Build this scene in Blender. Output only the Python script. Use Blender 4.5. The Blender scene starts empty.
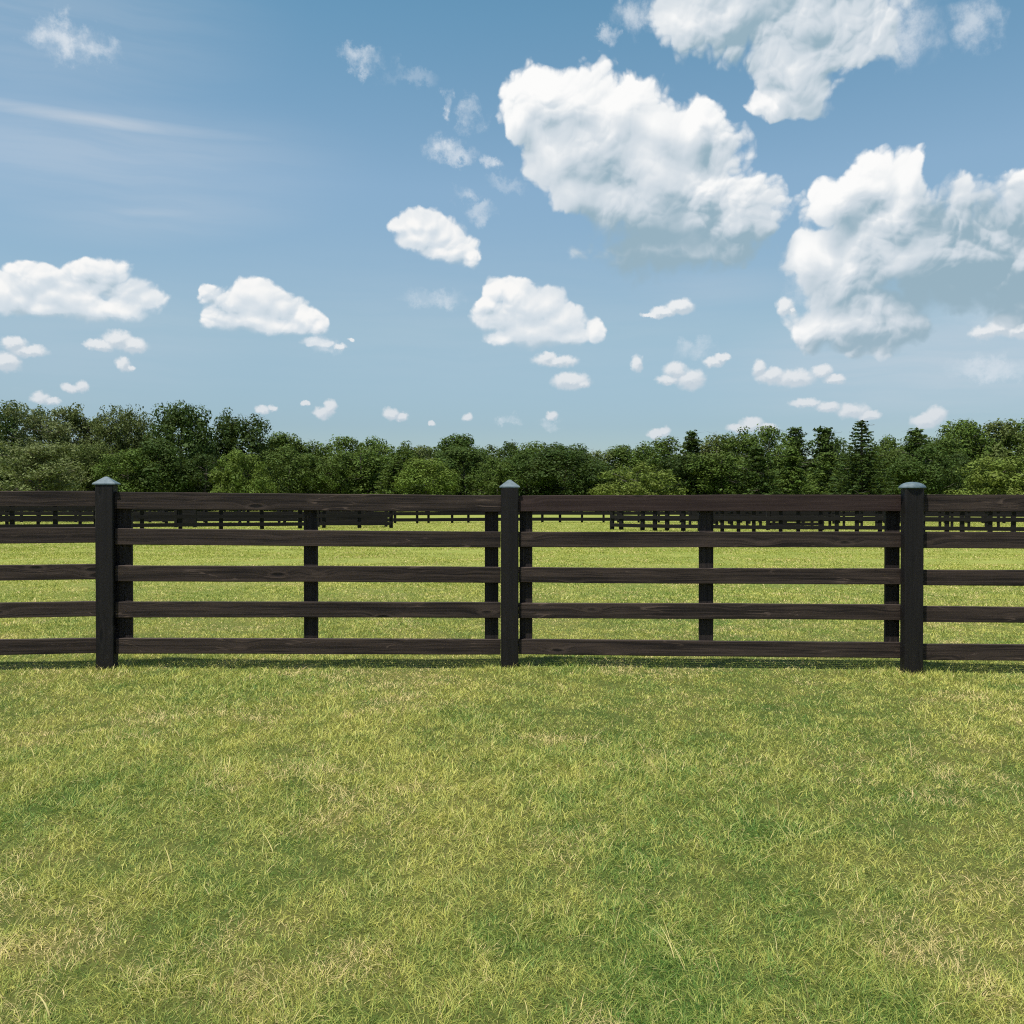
import bpy, math
import numpy as np
from mathutils import Vector, Matrix

C = bpy.context.scene.collection
R = math.radians
rng = np.random.default_rng(11)

# ------------------------------------------------------------------ camera
F = 900.0            # focal length in pixels of the 1024 frame
CAMZ = 1.37
PITCH = math.atan(10.0 / F)
cam_d = bpy.data.cameras.new('camera')
cam_d.sensor_width = 36.0
cam_d.lens = F / 1024 * 36
cam_d.clip_start = 0.05
cam_d.clip_end = 6000
cam = bpy.data.objects.new('camera', cam_d)
C.objects.link(cam)
cam.location = (0, 0, CAMZ)
cam.rotation_euler = (math.pi / 2 - PITCH, 0, 0)
bpy.context.scene.camera = cam


def ray(px, py):
    """direction of the view through a point of the 1024 frame"""
    x, y, z = (px - 512) / F, (512 - py) / F, 1.0
    c, s = math.cos(PITCH), math.sin(PITCH)
    return Vector((x, z * c + y * s, y * c - z * s)).normalized()


def gx(px, d):
    return (px - 512) / F * d


def gz(py, d):
    return CAMZ + (502 - py) / F * d


# ------------------------------------------------------------------ node helper
class NT:
    def __init__(self, tree):
        self.t = tree
        self.n = 0

    def node(self, kind, **kw):
        nd = self.t.nodes.new(kind)
        for k, v in kw.items():
            setattr(nd, k, v)
        return nd

    def put(self, sock, v):
        if isinstance(v, S):
            v = v.s
        if isinstance(v, bpy.types.NodeSocket):
            self.t.links.new(v, sock)
        elif v is not None:
            if sock.type == 'RGBA' and len(v) == 3:
                v = (*v, 1)
            sock.default_value = v

    def math(self, op, a, b=None, c=None, clamp=False):
        nd = self.node('ShaderNodeMath', operation=op, use_clamp=clamp)
        for i, v in enumerate((a, b, c)):
            if v is not None:
                self.put(nd.inputs[i], v)
        return S(self, nd.outputs[0])

    def vec(self, op, a, b=None, c=None, scale=None):
        nd = self.node('ShaderNodeVectorMath', operation=op)
        for i, v in enumerate((a, b, c)):
            if v is not None:
                self.put(nd.inputs[i], v)
        if scale is not None:
            self.put(nd.inputs['Scale'], scale)
        return S(self, nd.outputs['Value' if op in ('LENGTH', 'DOT_PRODUCT', 'DISTANCE') else 'Vector'])

    def comb(self, x, y, z=0.0):
        nd = self.node('ShaderNodeCombineXYZ')
        for i, v in enumerate((x, y, z)):
            self.put(nd.inputs[i], v)
        return S(self, nd.outputs[0])

    def sep(self, v):
        nd = self.node('ShaderNodeSeparateXYZ')
        self.put(nd.inputs[0], v)
        return [S(self, o) for o in nd.outputs]

    def noise(self, vec, scale, detail=3, rough=0.5, dist=0.0, dim='3D', lac=2.0, color=False, w=None, typ='FBM'):
        nd = self.node('ShaderNodeTexNoise', noise_dimensions=dim)
        nd.noise_type = typ
        if vec is not None:
            self.put(nd.inputs['Vector'], vec)
        self.put(nd.inputs['Scale'], scale)
        nd.inputs['Detail'].default_value = detail
        nd.inputs['Roughness'].default_value = rough
        nd.inputs['Lacunarity'].default_value = lac
        nd.inputs['Distortion'].default_value = dist
        return S(self, nd.outputs['Color' if color else 0])

    def voronoi(self, vec, scale, feature='F1', dim='3D', detail=0, rough=.5, out='Distance', smooth=None):
        nd = self.node('ShaderNodeTexVoronoi', voronoi_dimensions=dim, feature=feature)
        self.put(nd.inputs['Vector'], vec)
        self.put(nd.inputs['Scale'], scale)
        nd.inputs['Detail'].default_value = detail
        nd.inputs['Roughness'].default_value = rough
        if smooth is not None:
            nd.inputs['Smoothness'].default_value = smooth
        return S(self, nd.outputs[out])

    def smooth(self, x, a, b, lo=0.0, hi=1.0, kind='SMOOTHSTEP'):
        nd = self.node('ShaderNodeMapRange', interpolation_type=kind, clamp=True)
        for k, v in (('Value', x), ('From Min', a), ('From Max', b), ('To Min', lo), ('To Max', hi)):
            self.put(nd.inputs[k], v)
        return S(self, nd.outputs[0])

    def mix(self, f, a, b, blend='MIX'):
        nd = self.node('ShaderNodeMix', data_type='RGBA', blend_type=blend)
        self.put(nd.inputs['Factor'], f)
        self.put(nd.inputs['A'] if False else nd.inputs[6], a)
        self.put(nd.inputs[7], b)
        return S(self, nd.outputs[2])

    def attr(self, name, out='Fac'):
        nd = self.node('ShaderNodeAttribute', attribute_name=name)
        return S(self, nd.outputs[out])


class S:
    def __init__(self, nt, s):
        self.nt, self.s = nt, s

    def __add__(self, o): return self.nt.math('ADD', self, o)
    __radd__ = __add__
    def __sub__(self, o): return self.nt.math('SUBTRACT', self, o)
    def __rsub__(self, o): return self.nt.math('SUBTRACT', o, self)
    def __mul__(self, o): return self.nt.math('MULTIPLY', self, o)
    __rmul__ = __mul__
    def __truediv__(self, o): return self.nt.math('DIVIDE', self, o)


def lin(r, g, b):
    f = lambda c: (c / 255 / 12.92) if c / 255 <= 0.04045 else ((c / 255 + 0.055) / 1.055) ** 2.4
    return (f(r), f(g), f(b))
# ------------------------------------------------------------------ sky and sun
SUN_EL, SUN_AZ = R(69), R(-138)       # azimuth from +Y, clockwise: behind the camera and to its left
sun_dir = Vector((math.sin(SUN_AZ) * math.cos(SUN_EL), math.cos(SUN_AZ) * math.cos(SUN_EL), math.sin(SUN_EL)))
sd = bpy.data.lights.new('sun', 'SUN')
sd.energy = 5.0
sd.angle = R(0.55)
sd.color = (1.0, 0.955, 0.88)
sun = bpy.data.objects.new('sun', sd)
C.objects.link(sun)
sun.location = (0, 0, 60)
sun.rotation_euler = sun_dir.to_track_quat('Z', 'Y').to_euler()

world = bpy.data.worlds.new('World')
bpy.context.scene.world = world
world.use_nodes = True
world.cycles.sampling_method = 'NONE'
wt = world.node_tree
wt.nodes.clear()
w = NT(wt)
tc = w.node('ShaderNodeTexCoord')
gen = S(w, tc.outputs['Generated'])
sky = w.node('ShaderNodeTexSky', sky_type='NISHITA')
sky.sun_disc = False
sky.sun_elevation = SUN_EL
sky.sun_rotation = SUN_AZ
sky.air_density = 1.0
sky.dust_density = 0.6
sky.ozone_density = 2.2
sky.altitude = 100
x, y, z = w.sep(gen)
U = w.math('ARCTAN2', x, y) * F
V = w.math('ARCSINE', z) * F
P0 = w.comb(U, V)
EXPO = 0.40
WS = 0.13 * 2 ** -EXPO


def uv(px, py):
    r = ray(px, py)
    return math.atan2(r.x, r.y) * F, math.asin(r.z) * F


# cumulus masses: direction (as frame position) and radii in the same angular unit
A = [
 # large cloud right of centre
 (545,95,40,32),(520,115,26,26),(575,100,42,32),(615,108,60,32),(655,125,40,30),(694,130,32,34),(600,150,62,44),(650,165,66,50),(572,190,30,30),
 (700,180,52,46),(735,205,48,34),(652,212,72,36),(700,222,62,26),(742,226,36,18),(614,210,34,28),(560,150,40,40),
 # towering cloud at the right
 (836,202,34,30),(872,180,32,30),(905,180,26,24),(890,210,48,40),(965,212,24,26),(935,232,70,36),(1000,235,60,42),(1050,205,50,44),
 (862,240,40,36),(812,258,32,28),(835,285,42,36),(875,305,56,28),(912,302,24,20),(830,322,42,20),(940,258,80,34),(1020,262,80,40),(900,265,60,34),
 (1120,240,80,60),(1190,270,90,50),
 # top cloud
 (735,2,78,46),(810,15,84,50),(690,22,48,24),(795,62,42,30),(800,95,34,18),(776,104,28,14),(850,45,48,26),(800,-45,150,60),
]
# middle sized clouds at the left and centre
A1 = [
 (400,226,14,9),(414,222,18,12),(430,224,20,14),(420,238,26,14),(445,236,26,18),(455,248,22,16),(470,257,10,9),(440,252,24,10),
 (497,290,15,14),(515,293,20,16),(487,305,10,9),(500,318,26,18),(528,308,32,22),(548,305,22,16),(530,330,42,18),(560,322,28,20),(571,335,20,12),(594,331,11,12),(500,338,20,8),
 (4,290,14,14),(16,300,22,14),(32,280,20,15),(48,275,18,12),(52,292,30,18),(75,296,36,18),(84,272,20,12),(104,280,26,18),(124,292,28,16),(142,300,20,13),(95,308,50,11),(45,309,36,8),(66,282,20,12),
 (208,293,10,8),(216,300,16,10),(232,304,22,14),(250,292,20,13),(262,300,26,18),(284,308,26,16),(302,318,20,12),(318,325,10,9),(250,320,42,12),(215,316,15,10),(280,326,38,9),(318,342,18,5),
]
# small low clouds
A2 = [
 (556,361,25,7),(570,381,23,9),(548,357,10,6),(582,384,10,5),
 (118,340,14,9),(132,345,16,8),(100,345,16,5),(14,343,12,7),(28,351,16,6),(4,362,14,9),(70,388,8,5),(81,386,7,6),(123,364,7,8),(130,368,6,4),
 (664,312,14,6),(680,307,15,8),(650,315,10,3),(675,370,14,10),(690,379,16,11),(668,380,12,6),(637,364,7,9),(713,362,12,6),(722,357,8,4),
 (759,368,7,9),(770,376,16,8),(795,379,22,9),(822,372,12,7),(835,379,12,5),(806,403,16,5),(828,407,14,6),(850,411,16,8),(868,416,12,5),
 (785,307,9,9),(791,311,6,5),(982,333,14,7),(1000,328,12,8),(1020,330,16,8),(924,421,12,8),(936,416,10,9),(322,413,9,8),(330,408,7,9),(391,414,9,7),(401,417,8,5),
 (262,410,8,5),(273,408,6,4),(552,416,8,5),(468,417,6,5),(432,424,4,3),(657,434,8,5),(664,431,7,5),(738,428,12,5),(752,424,12,7),(768,428,12,5),(40,398,10,6),(50,401,8,4),
 (305,403,5,3),(340,347,7,4),(352,340,4,3),
]
# thin, half transparent scraps: position, radii, strength
W = [
 (55,34,26,14,.85),(72,44,36,14,.9),(95,40,24,9,.6),(445,150,22,14,.85),(462,158,22,9,.7),(470,113,13,18,.7),(443,104,7,13,.9),(495,163,12,10,.8),(468,196,18,9,.55),(484,212,16,8,.5),
 (361,57,24,11,.65),(608,33,9,12,.6),(640,20,22,18,.7),(905,24,40,28,.7),(980,20,22,22,.65),(434,302,36,12,.65),(992,366,44,12,.6),(330,345,20,10,.5),
 (508,422,12,6,.5),(545,424,16,6,.4),(410,75,30,8,.25),(690,348,22,10,.4),(510,185,16,8,.3),(800,290,18,40,.3),(1005,305,60,30,.3),
]
# shaded bases and shaded shoulders inside the large clouds: position, radii, strength
G = [
 (650,272,120,36,1.0),(650,238,130,42,.70),(640,205,90,24,.16),(598,165,60,26,.42),(690,170,34,34,.22),(640,205,30,20,.12),(735,245,60,16,.5),(990,218,95,34,.9),(862,225,30,44,.42),(960,288,125,32,1.0),
 (1050,285,90,30,.95),(700,60,60,20,.2),(870,340,80,18,.6),(880,300,20,14,.25),(780,20,120,60,.34),(760,-20,200,30,.35),(128,280,34,18,.34),(85,320,90,12,.6),(222,312,26,20,.36),
 (530,349,66,11,.6),(275,338,66,9,.6),(440,266,40,8,.5),(700,215,40,20,.12),(800,112,60,14,.3),(545,325,30,14,.2),(812,270,20,24,.25),
]


def blob(p, px, py, rx, ry):
    u, v = uv(px, py)
    q = w.vec('MULTIPLY_ADD', p, (1 / rx, 1 / ry, 0), (-u / rx, -v / ry, 0))
    return w.vec('LENGTH', q)


def union(p, items, k=0.25):
    acc = None
    for it in items:
        d = blob(p, *it[:4])
        acc = d if acc is None else w.math('SMOOTH_MIN', acc, d, k)
    return 1.0 - acc


def wsum(p, scale, amp, detail, rough, rx=1.0, ry=1.0):
    n = w.noise(p, scale, detail, rough, dim='2D', color=True)
    return w.vec('MULTIPLY_ADD', n, (amp * rx, amp * ry, 0), (-amp * rx / 2, -amp * ry / 2, 0))


# clear sky: the Nishita sky through the photograph's film (muted, slightly cyan blue)
skyraw = S(w, sky.outputs[0])
gr = w.node('ShaderNodeValToRGB')
er = gr.color_ramp.elements
gains = [(0.0, (.80, .88, .95)), (75, (.89, .95, .98)), (168, (1.36, 1.36, 1.16)), (300, (1.64, 1.70, 1.45)), (440, (1.2, 1.62, 1.42)), (520, (.95, 1.5, 1.36)), (900, (1.1, 1.3, 1.25))]
for n_, (v_, c_) in enumerate(gains):
    el = er[n_] if n_ < 2 else er.new(v_ / 900)
    el.position = v_ / 900
    el.color = (*[c / 2 for c in c_], 1)
w.put(gr.inputs[0], V * (1 / 900))
skyg = w.vec('SCALE', w.vec('MULTIPLY', skyraw, S(w, gr.outputs[0])), scale=2 / 1.3)

ccol = lambda r, g, b: tuple(c / 0.13 for c in lin(r, g, b))


def bgr(c):
    n = w.node('ShaderNodeBackground')
    w.put(n.inputs['Color'], c)
    n.inputs['Strength'].default_value = WS
    return n.outputs[0]


def mixsh(f, a, b):
    n = w.node('ShaderNodeMixShader')
    w.put(n.inputs[0], f)
    w.t.links.new(a, n.inputs[1])
    w.t.links.new(b, n.inputs[2])
    return n.outputs[0]


# --- shared by the cloudy part of the sky
P1 = w.vec('ADD', P0, wsum(P0, 1 / 60, 30, 2, .5))
P5 = w.vec('ADD', P0, w.vec('ADD', wsum(P0, 1 / 26, 8, 2, .5), wsum(P0, 1 / 8, 3.5, 3, .6)))
P4 = w.vec('ADD', P0, wsum(P0, 1 / 9, 7, 3, .6))
P2 = w.vec('ADD', P1, wsum(P0, 1 / 12, 4.5, 3, .55))
LO = (-9.0, 16.0, 0.0)
P2L = w.vec('ADD', P2, LO)
LV = ((1 / 38, .50, 7.0), (1 / 17, .30, 4.0), (1 / 7.5, .17, 2.2))    # sizes of the billows, how much each stands out
pf, dpf = None, None
for k, (sc_, am, of) in enumerate(LV):
    q = w.vec('ADD', P2, (31.0 * k, 17.0 * k, 0))
    a = w.voronoi(q, sc_, dim='2D')
    b = w.voronoi(w.vec('ADD', q, (-.45 * of, .9 * of, 0.0)), sc_, dim='2D')
    t_ = (1.0 - a) * am
    d_ = (b - a) * (am * (1.25, 1.0, .8)[k])
    pf = t_ if pf is None else pf + t_
    dpf = d_ if dpf is None else dpf + d_
fb = w.noise(P0, 1 / 55, 6, .6, dim='2D')
dpf = dpf * w.smooth(w.noise(P0, 1 / 90, 2, .5, dim='2D'), .35, .62, .35, 1.25)
dens0 = (pf - 0.52) * 1.05 + (fb - 0.5) * 0.62 + 0.07
PG = w.vec('ADD', P0, wsum(P0, 1 / 40, 34, 3, .55, 1.2, .8))
P3 = w.vec('ADD', P1, wsum(P0, 1 / 15, 30, 6, .66))
fb2 = w.smooth(w.noise(P0, 1 / 24, 6, .62, dim='2D'), 0.3, 0.62, 0.3, 1.0)
PS = w.vec('MULTIPLY', P0, (1 / 170, 1 / 13, 0))
st = w.noise(w.vec('ADD', PS, w.vec('MULTIPLY', w.noise(P0, 1 / 120, 3, .5, dim='2D', color=True), (0, 1.4, 0))), 1.0, 4, .55, dim='2D')
stm = w.smooth(st, 0.25, 0.7, 0.6, 1.0)


def streak(px, py, rx, ry, tilt, s):
    u, v = uv(px, py)
    du = w.math('SUBTRACT', U, u)
    dv = w.math('SUBTRACT', V, v) - du * tilt
    q = w.vec('LENGTH', w.comb(du * (1 / rx), dv * (1 / ry)))
    return w.smooth(q, 1.0, 0.0, 0.0, s)


VEIL = [(80, 118, 230, 11, -0.09, .66), (150, 213, 110, 13, 0.0, .33), (80, 150, 300, 70, -.06, .34), (160, 210, 190, 44, 0, .24),
        (960, 360, 330, 80, 0, .50), (480, 330, 560, 110, 0, .14), (700, 290, 160, 30, 0, .20), (100, 340, 280, 90, 0, .20),
        (30, 20, 260, 110, 0, .25)]
veil = None
for a in VEIL:
    s_ = streak(*a[:4], a[4] + (.11 if a[0] < 400 else 0), a[5])
    veil = s_ if veil is None else w.math('MAXIMUM', veil, s_)
veil = veil * stm
skyv = w.mix(veil, skyg, ccol(205, 213, 222))
low = w.smooth(V, 40, 210, 0.62, 0.0)


A = [(a, b, c * .90, d * .90) for a, b, c, d in A] + [(672, 252, 84, 28), (668, 244, 46, 24), (705, 250, 60, 20), (965, 284, 118, 28), (1050, 288, 80, 26), (870, 332, 50, 18)]


def near(items, box, slack, pad):
    out = []
    for it in items:
        u, v = uv(it[0], it[1])
        if (u + it[2] * slack + pad > box[0] and u - it[2] * slack - pad < box[1]
                and v + it[3] * slack + pad > box[2] and v - it[3] * slack - pad < box[3]):
            out.append(it)
    return out


SHARED = [('P2', P2), ('P1', P1), ('P3', P3), ('PG', PG), ('sky', skyv), ('wisp', fb2), ('dens', dens0), ('P4', P4), ('P5', P5), ('dpf', dpf), ('low', low)]
n_patch = 0


def patch(box):
    """the closure of one part of the sky, with only the clouds that reach it"""
    global w, n_patch
    s_ = near(A2, box, 1.5, 12)
    m_ = near(A1, box, 1.5, 16)
    a_, w_, g_ = near(A, box, 1.5, 26), near([q for q in W if q[4] > 0], box, 1.2, 34), near(G, box, 1.3, 26)
    if not a_ and not w_ and not s_ and not m_:
        return bgr(skyv)
    n_patch += 1
    gt = bpy.data.node_groups.new('clouds', 'ShaderNodeTree')
    outer, w = w, NT(gt)
    for nm, v in SHARED:
        gt.interface.new_socket(nm, in_out='INPUT', socket_type={'VECTOR': 'NodeSocketVector', 'RGBA': 'NodeSocketColor', 'VALUE': 'NodeSocketFloat'}[v.s.type])
    gt.interface.new_socket('sky', in_out='OUTPUT', socket_type='NodeSocketShader')
    gi, go = w.node('NodeGroupInput'), w.node('NodeGroupOutput')
    I = {nm: S(w, gi.outputs[k]) for k, (nm, v) in enumerate(SHARED)}
    col = I['sky']
    if w_:
        wa = None
        for g in w_:
            d = w.smooth(blob(I['P3'], *g[:4]), 1.15, 0.1, 0.0, g[4])
            wa = d if wa is None else w.math('MAXIMUM', wa, d)
        col = w.mix(wa * I['wisp'], col, ccol(222, 229, 236))
    if s_:
        D = union(I['P4'], s_) + I['dens'] * 0.6 + 0.05
        dy = w.math('MINIMUM', union(I['P4'], s_) - union(w.vec('ADD', I['P4'], (-2.0, 4.0, 0.0)), s_), 0.5)
        li = w.smooth(dy * 1.3 + I['dpf'] * 0.8, -0.35, 0.45)
        cc = w.mix(li, ccol(196, 209, 219), ccol(239, 241, 242))
        cc = w.mix(I['low'], cc, ccol(203, 211, 219))
        col = w.mix(w.smooth(D, -0.02, 0.55) * 0.93, col, cc)
    gs = None
    for g in g_:
        d = w.smooth(blob(I['PG'], *g[:4]), 1.3, 0.1, 0.0, g[4])
        gs = d if gs is None else w.math('MAXIMUM', gs, d)
    if m_:
        Em = union(I['P5'], m_)
        D = Em + I['dens'] * 0.75 + 0.03
        dE = Em - union(w.vec('ADD', I['P5'], (-4.0, 8.0, 0.0)), m_)
        dE = w.math('MINIMUM', w.math('MAXIMUM', dE, -0.5), 0.5)
        light = dE * 0.50 + I['dpf'] * 1.4 + 0.50
        if gs is not None:
            light = light - gs * 0.55
        cc = w.mix(w.smooth(light, -0.25, 0.34), ccol(165, 188, 202), ccol(212, 222, 230))
        cc = w.mix(w.smooth(light, 0.25, 0.95), cc, ccol(251, 250, 248))
        soft = w.smooth(light, 0.0, 0.6, 0.62, 0.26)
        col = w.mix(w.smooth(D, -0.03, soft) * 0.98, col, cc)
    if a_:
        D = union(I['P2'], a_) * 1.15 + I['dens']
        E1 = union(I['P1'], a_, .5)
        EL = union(w.vec('ADD', I['P1'], (-11.0, 24.0, 0.0)), a_, .5)
        dE = w.math('MINIMUM', w.math('MAXIMUM', E1 - EL, -0.55), 0.7)
        light = dE * 0.62 + I['dpf'] * 1.30 + 0.46
        soft = 0.30
        if gs is not None:
            light = light - gs * 0.95
            soft = w.smooth(gs, 0.2, 0.95, 0.30, 0.80)
        alpha = w.smooth(D, -0.03, soft)
        cc = w.mix(w.smooth(light, -0.25, 0.34), ccol(150, 177, 192), ccol(208, 218, 226))
        cc = w.mix(w.smooth(light, 0.22, 0.95), cc, ccol(252, 252, 251))
        cc = w.mix(I['low'] * 0.5, cc, ccol(200, 209, 218))
        col = w.mix(alpha, col, cc)
    w.put(go.inputs[0], S(w, bgr(col)))
    w = outer
    nd = w.node('ShaderNodeGroup')
    nd.node_tree = gt
    for k, (nm, v) in enumerate(SHARED):
        w.put(nd.inputs[k], v)
    return nd.outputs[0]


US = [-560, -370, -230, -90, 20, 130, 240, 360, 600]
VS = [20, 115, 180, 260, 350, 660]


def split(axis, lo, hi, mk):
    cuts, co = (US, U) if axis == 0 else (VS, V)
    if hi - lo == 1:
        return mk(lo)
    m = (lo + hi) // 2
    return mixsh(w.math('GREATER_THAN', co, float(cuts[m])), split(axis, lo, m, mk), split(axis, m, hi, mk))


cloudy = split(0, 0, len(US) - 1, lambda i: split(1, 0, len(VS) - 1, lambda j: patch((US[i], US[i + 1], VS[j], VS[j + 1]))))
# elsewhere (overhead, behind): clear sky with plain broken cloud, so that the light on the meadow is that of this day
pu = w.noise(gen, 2.2, 4, .6)
clear = bgr(w.mix(w.smooth(pu, .52, .66, 0, .6), skyraw, ccol(190, 200, 210)))
front = w.math('LESS_THAN', w.math('ABSOLUTE', U), 640.0) * w.math('LESS_THAN', V, 700.0) * w.math('GREATER_THAN', V, 0.0)
wo = w.node('ShaderNodeOutputWorld')
wt.links.new(mixsh(front, clear, cloudy), wo.inputs[0])

sc = bpy.context.scene
sc.view_settings.view_transform = 'Standard'
sc.view_settings.look = 'None'
sc.view_settings.exposure = EXPO
sc.view_settings.gamma = 1.0
sc.view_settings.use_curve_mapping = False
sc.cycles.max_bounces = 6
sc.cycles.diffuse_bounces = 3
sc.cycles.glossy_bounces = 2
sc.cycles.transmission_bounces = 4
sc.cycles.transparent_max_bounces = 4
sc.cycles.use_denoising = False
sc.cycles.filter_width = 1.15
sc.cycles.use_adaptive_sampling = True
sc.cycles.adaptive_threshold = 0.012
sc.cycles.adaptive_min_samples = 12
sc.cycles.caustics_reflective = False
sc.cycles.caustics_refractive = False
# ------------------------------------------------------------------ helpers for objects
def mesh_np(name, verts, faces_flat, counts, mats=(), smooth=False):
    """mesh from arrays: verts (n,3), one flat index array and the number of corners of each face"""
    me = bpy.data.meshes.new(name)
    n, nl, nf = len(verts), len(faces_flat), len(counts)
    me.vertices.add(n)
    me.vertices.foreach_set('co', np.ascontiguousarray(verts, dtype=np.float32).ravel())
    me.loops.add(nl)
    me.loops.foreach_set('vertex_index', np.ascontiguousarray(faces_flat, dtype=np.int32))
    me.polygons.add(nf)
    starts = np.concatenate(([0], np.cumsum(counts)[:-1])).astype(np.int32)
    me.polygons.foreach_set('loop_start', starts)
    me.update(calc_edges=True)
    me.polygons.foreach_set('use_smooth', np.full(nf, bool(smooth)))
    for m in mats:
        me.materials.append(m)
    return me


def link(name, me, parent=None, loc=None):
    o = bpy.data.objects.new(name, me)
    C.objects.link(o)
    if parent is not None:
        o.parent = parent
    if loc is not None:
        o.location = loc
    return o


def tag(o, label=None, cat=None, group=None, kind=None):
    for k, v in (('label', label), ('category', cat), ('group', group), ('kind', kind)):
        if v:
            o[k] = v
    return o


def material(name):
    m = bpy.data.materials.new(name)
    m.use_nodes = True
    m.node_tree.nodes.clear()
    nt = NT(m.node_tree)
    out = nt.node('ShaderNodeOutputMaterial')
    bs = nt.node('ShaderNodeBsdfPrincipled')
    m.node_tree.links.new(bs.outputs[0], out.inputs[0])
    return m, nt, bs, out


def bump(nt, bs, h, strength, dist=0.01):
    b = nt.node('ShaderNodeBump')
    b.inputs['Strength'].default_value = strength
    b.inputs['Distance'].default_value = dist
    nt.put(b.inputs['Height'], h)
    nt.t.links.new(b.outputs[0], bs.inputs['Normal'])


def vnoise(x, y, seed, cell):
    """smooth value noise in numpy, 0..1"""
    r = np.random.default_rng(seed).random((257, 257))
    fx, fy = x / cell + 1000.5, y / cell + 1000.5
    ix, iy = np.floor(fx).astype(int), np.floor(fy).astype(int)
    u, v = fx - ix, fy - iy
    u, v = u * u * (3 - 2 * u), v * v * (3 - 2 * v)
    a, b = r[ix % 257, iy % 257], r[(ix + 1) % 257, iy % 257]
    c, d = r[ix % 257, (iy + 1) % 257], r[(ix + 1) % 257, (iy + 1) % 257]
    return (a * (1 - u) + b * u) * (1 - v) + (c * (1 - u) + d * u) * v


# ------------------------------------------------------------------ the meadow
def turf_patches(nt, pos):
    """greener and drier patches of the turf by where they lie, shared by soil and blades: -1 lush .. +1 dry"""
    xy = nt.vec('MULTIPLY', pos, (1, .8, 0))
    a = nt.noise(xy, 0.8, 5, .65, dim='2D')
    b = nt.noise(nt.vec('ADD', xy, (40.0, 9.0, 0)), 3.6, 4, .65, dim='2D')
    c = nt.noise(xy, 0.06, 3, .5, dim='2D')
    return (a - .5) * 2.7 + (b - .5) * 2.0 + (c - .5) * 1.2


gm, g, bs, _ = material('meadow_turf')
geo = g.node('ShaderNodeNewGeometry')
pos = S(g, geo.outputs['Position'])
dist = g.vec('LENGTH', pos)
pt = turf_patches(g, pos)
fine = g.noise(g.vec('MULTIPLY', pos, (1, .35, 0)), 3.2, 5, .7, dim='2D')
t = g.smooth(pt + (fine - .5) * 1.2, -1.1, 1.1)
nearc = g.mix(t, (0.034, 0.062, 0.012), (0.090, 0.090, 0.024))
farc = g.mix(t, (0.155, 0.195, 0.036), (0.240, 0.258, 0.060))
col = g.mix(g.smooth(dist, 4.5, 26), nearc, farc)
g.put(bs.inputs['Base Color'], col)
bs.inputs['Roughness'].default_value = 0.95
bs.inputs['Specular IOR Level'].default_value = 0.1
bump(g, bs, fine, 0.6, 0.06)

# ground: one sheet out to the horizon, gently uneven near the camera
xs = np.unique(np.concatenate([np.arange(-14, 14.01, .25), np.linspace(14, 60, 24), -np.linspace(14, 60, 24), np.linspace(80, 3000, 16), -np.linspace(80, 3000, 16)]))
ys = np.unique(np.concatenate([np.arange(-4, 14.01, .25), np.linspace(14, 90, 40), np.linspace(120, 3000, 18), -np.linspace(4, 3000, 20)]))


def ground_z(x, y):
    h = (vnoise(x, y, 5, 2.2) - .5) * .035 + (vnoise(x, y, 6, .8) - .5) * .02
    fade = np.clip((90 - np.hypot(x, y)) / 60, 0, 1)
    return h * fade - .004


GX, GY = np.meshgrid(xs, ys)
gv = np.stack([GX.ravel(), GY.ravel(), ground_z(GX.ravel(), GY.ravel())], 1)
nx, ny = len(xs), len(ys)
ii, jj = np.meshgrid(np.arange(nx - 1), np.arange(ny - 1))
q = (jj * nx + ii).ravel()
gf = np.stack([q, q + 1, q + nx + 1, q + nx], 1).ravel()
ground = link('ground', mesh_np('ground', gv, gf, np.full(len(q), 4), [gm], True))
tag(ground, 'flat green meadow running from the camera to the treeline', 'meadow', kind='structure')

# blades ---------------------------------------------------------------
bm_, g, bs, out = material('grass_blades')
geo = g.node('ShaderNodeNewGeometry')
pos = S(g, geo.outputs['Position'])
pt = turf_patches(g, pos)
rnd = g.attr('rnd')
dry = g.attr('dry')
tt = g.smooth(pt * 0.55 + (rnd - .5) * 1.5, -1.0, 1.0)
dist = g.vec('LENGTH', pos)
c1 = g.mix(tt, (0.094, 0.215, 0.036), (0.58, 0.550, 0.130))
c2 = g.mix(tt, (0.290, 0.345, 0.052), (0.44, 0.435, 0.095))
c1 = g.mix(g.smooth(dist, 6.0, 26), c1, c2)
c1 = g.mix(g.smooth(rnd, .90, .95) * .6, c1, (0.72, 0.66, 0.30))
c1 = g.mix(dry, c1, (0.72, 0.56, 0.27))
g.put(bs.inputs['Base Color'], c1)
bs.inputs['Roughness'].default_value = 0.55
bs.inputs['Specular IOR Level'].default_value = 0.30
tr = g.node('ShaderNodeBsdfTranslucent')
g.put(tr.inputs['Color'], g.mix(0.5, c1, (0.30, 0.36, 0.05)))
mx = g.node('ShaderNodeMixShader')
mx.inputs[0].default_value = 0.30
g.t.links.new(bs.outputs[0], mx.inputs[1])
g.t.links.new(tr.outputs[0], mx.inputs[2])
g.t.links.new(mx.outputs[0], out.inputs[0])


def rho(y):
    return np.where(y < 9, (y / 3) ** -1.25, 3 ** -1.25 * (y / 9) ** -2.3)


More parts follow.
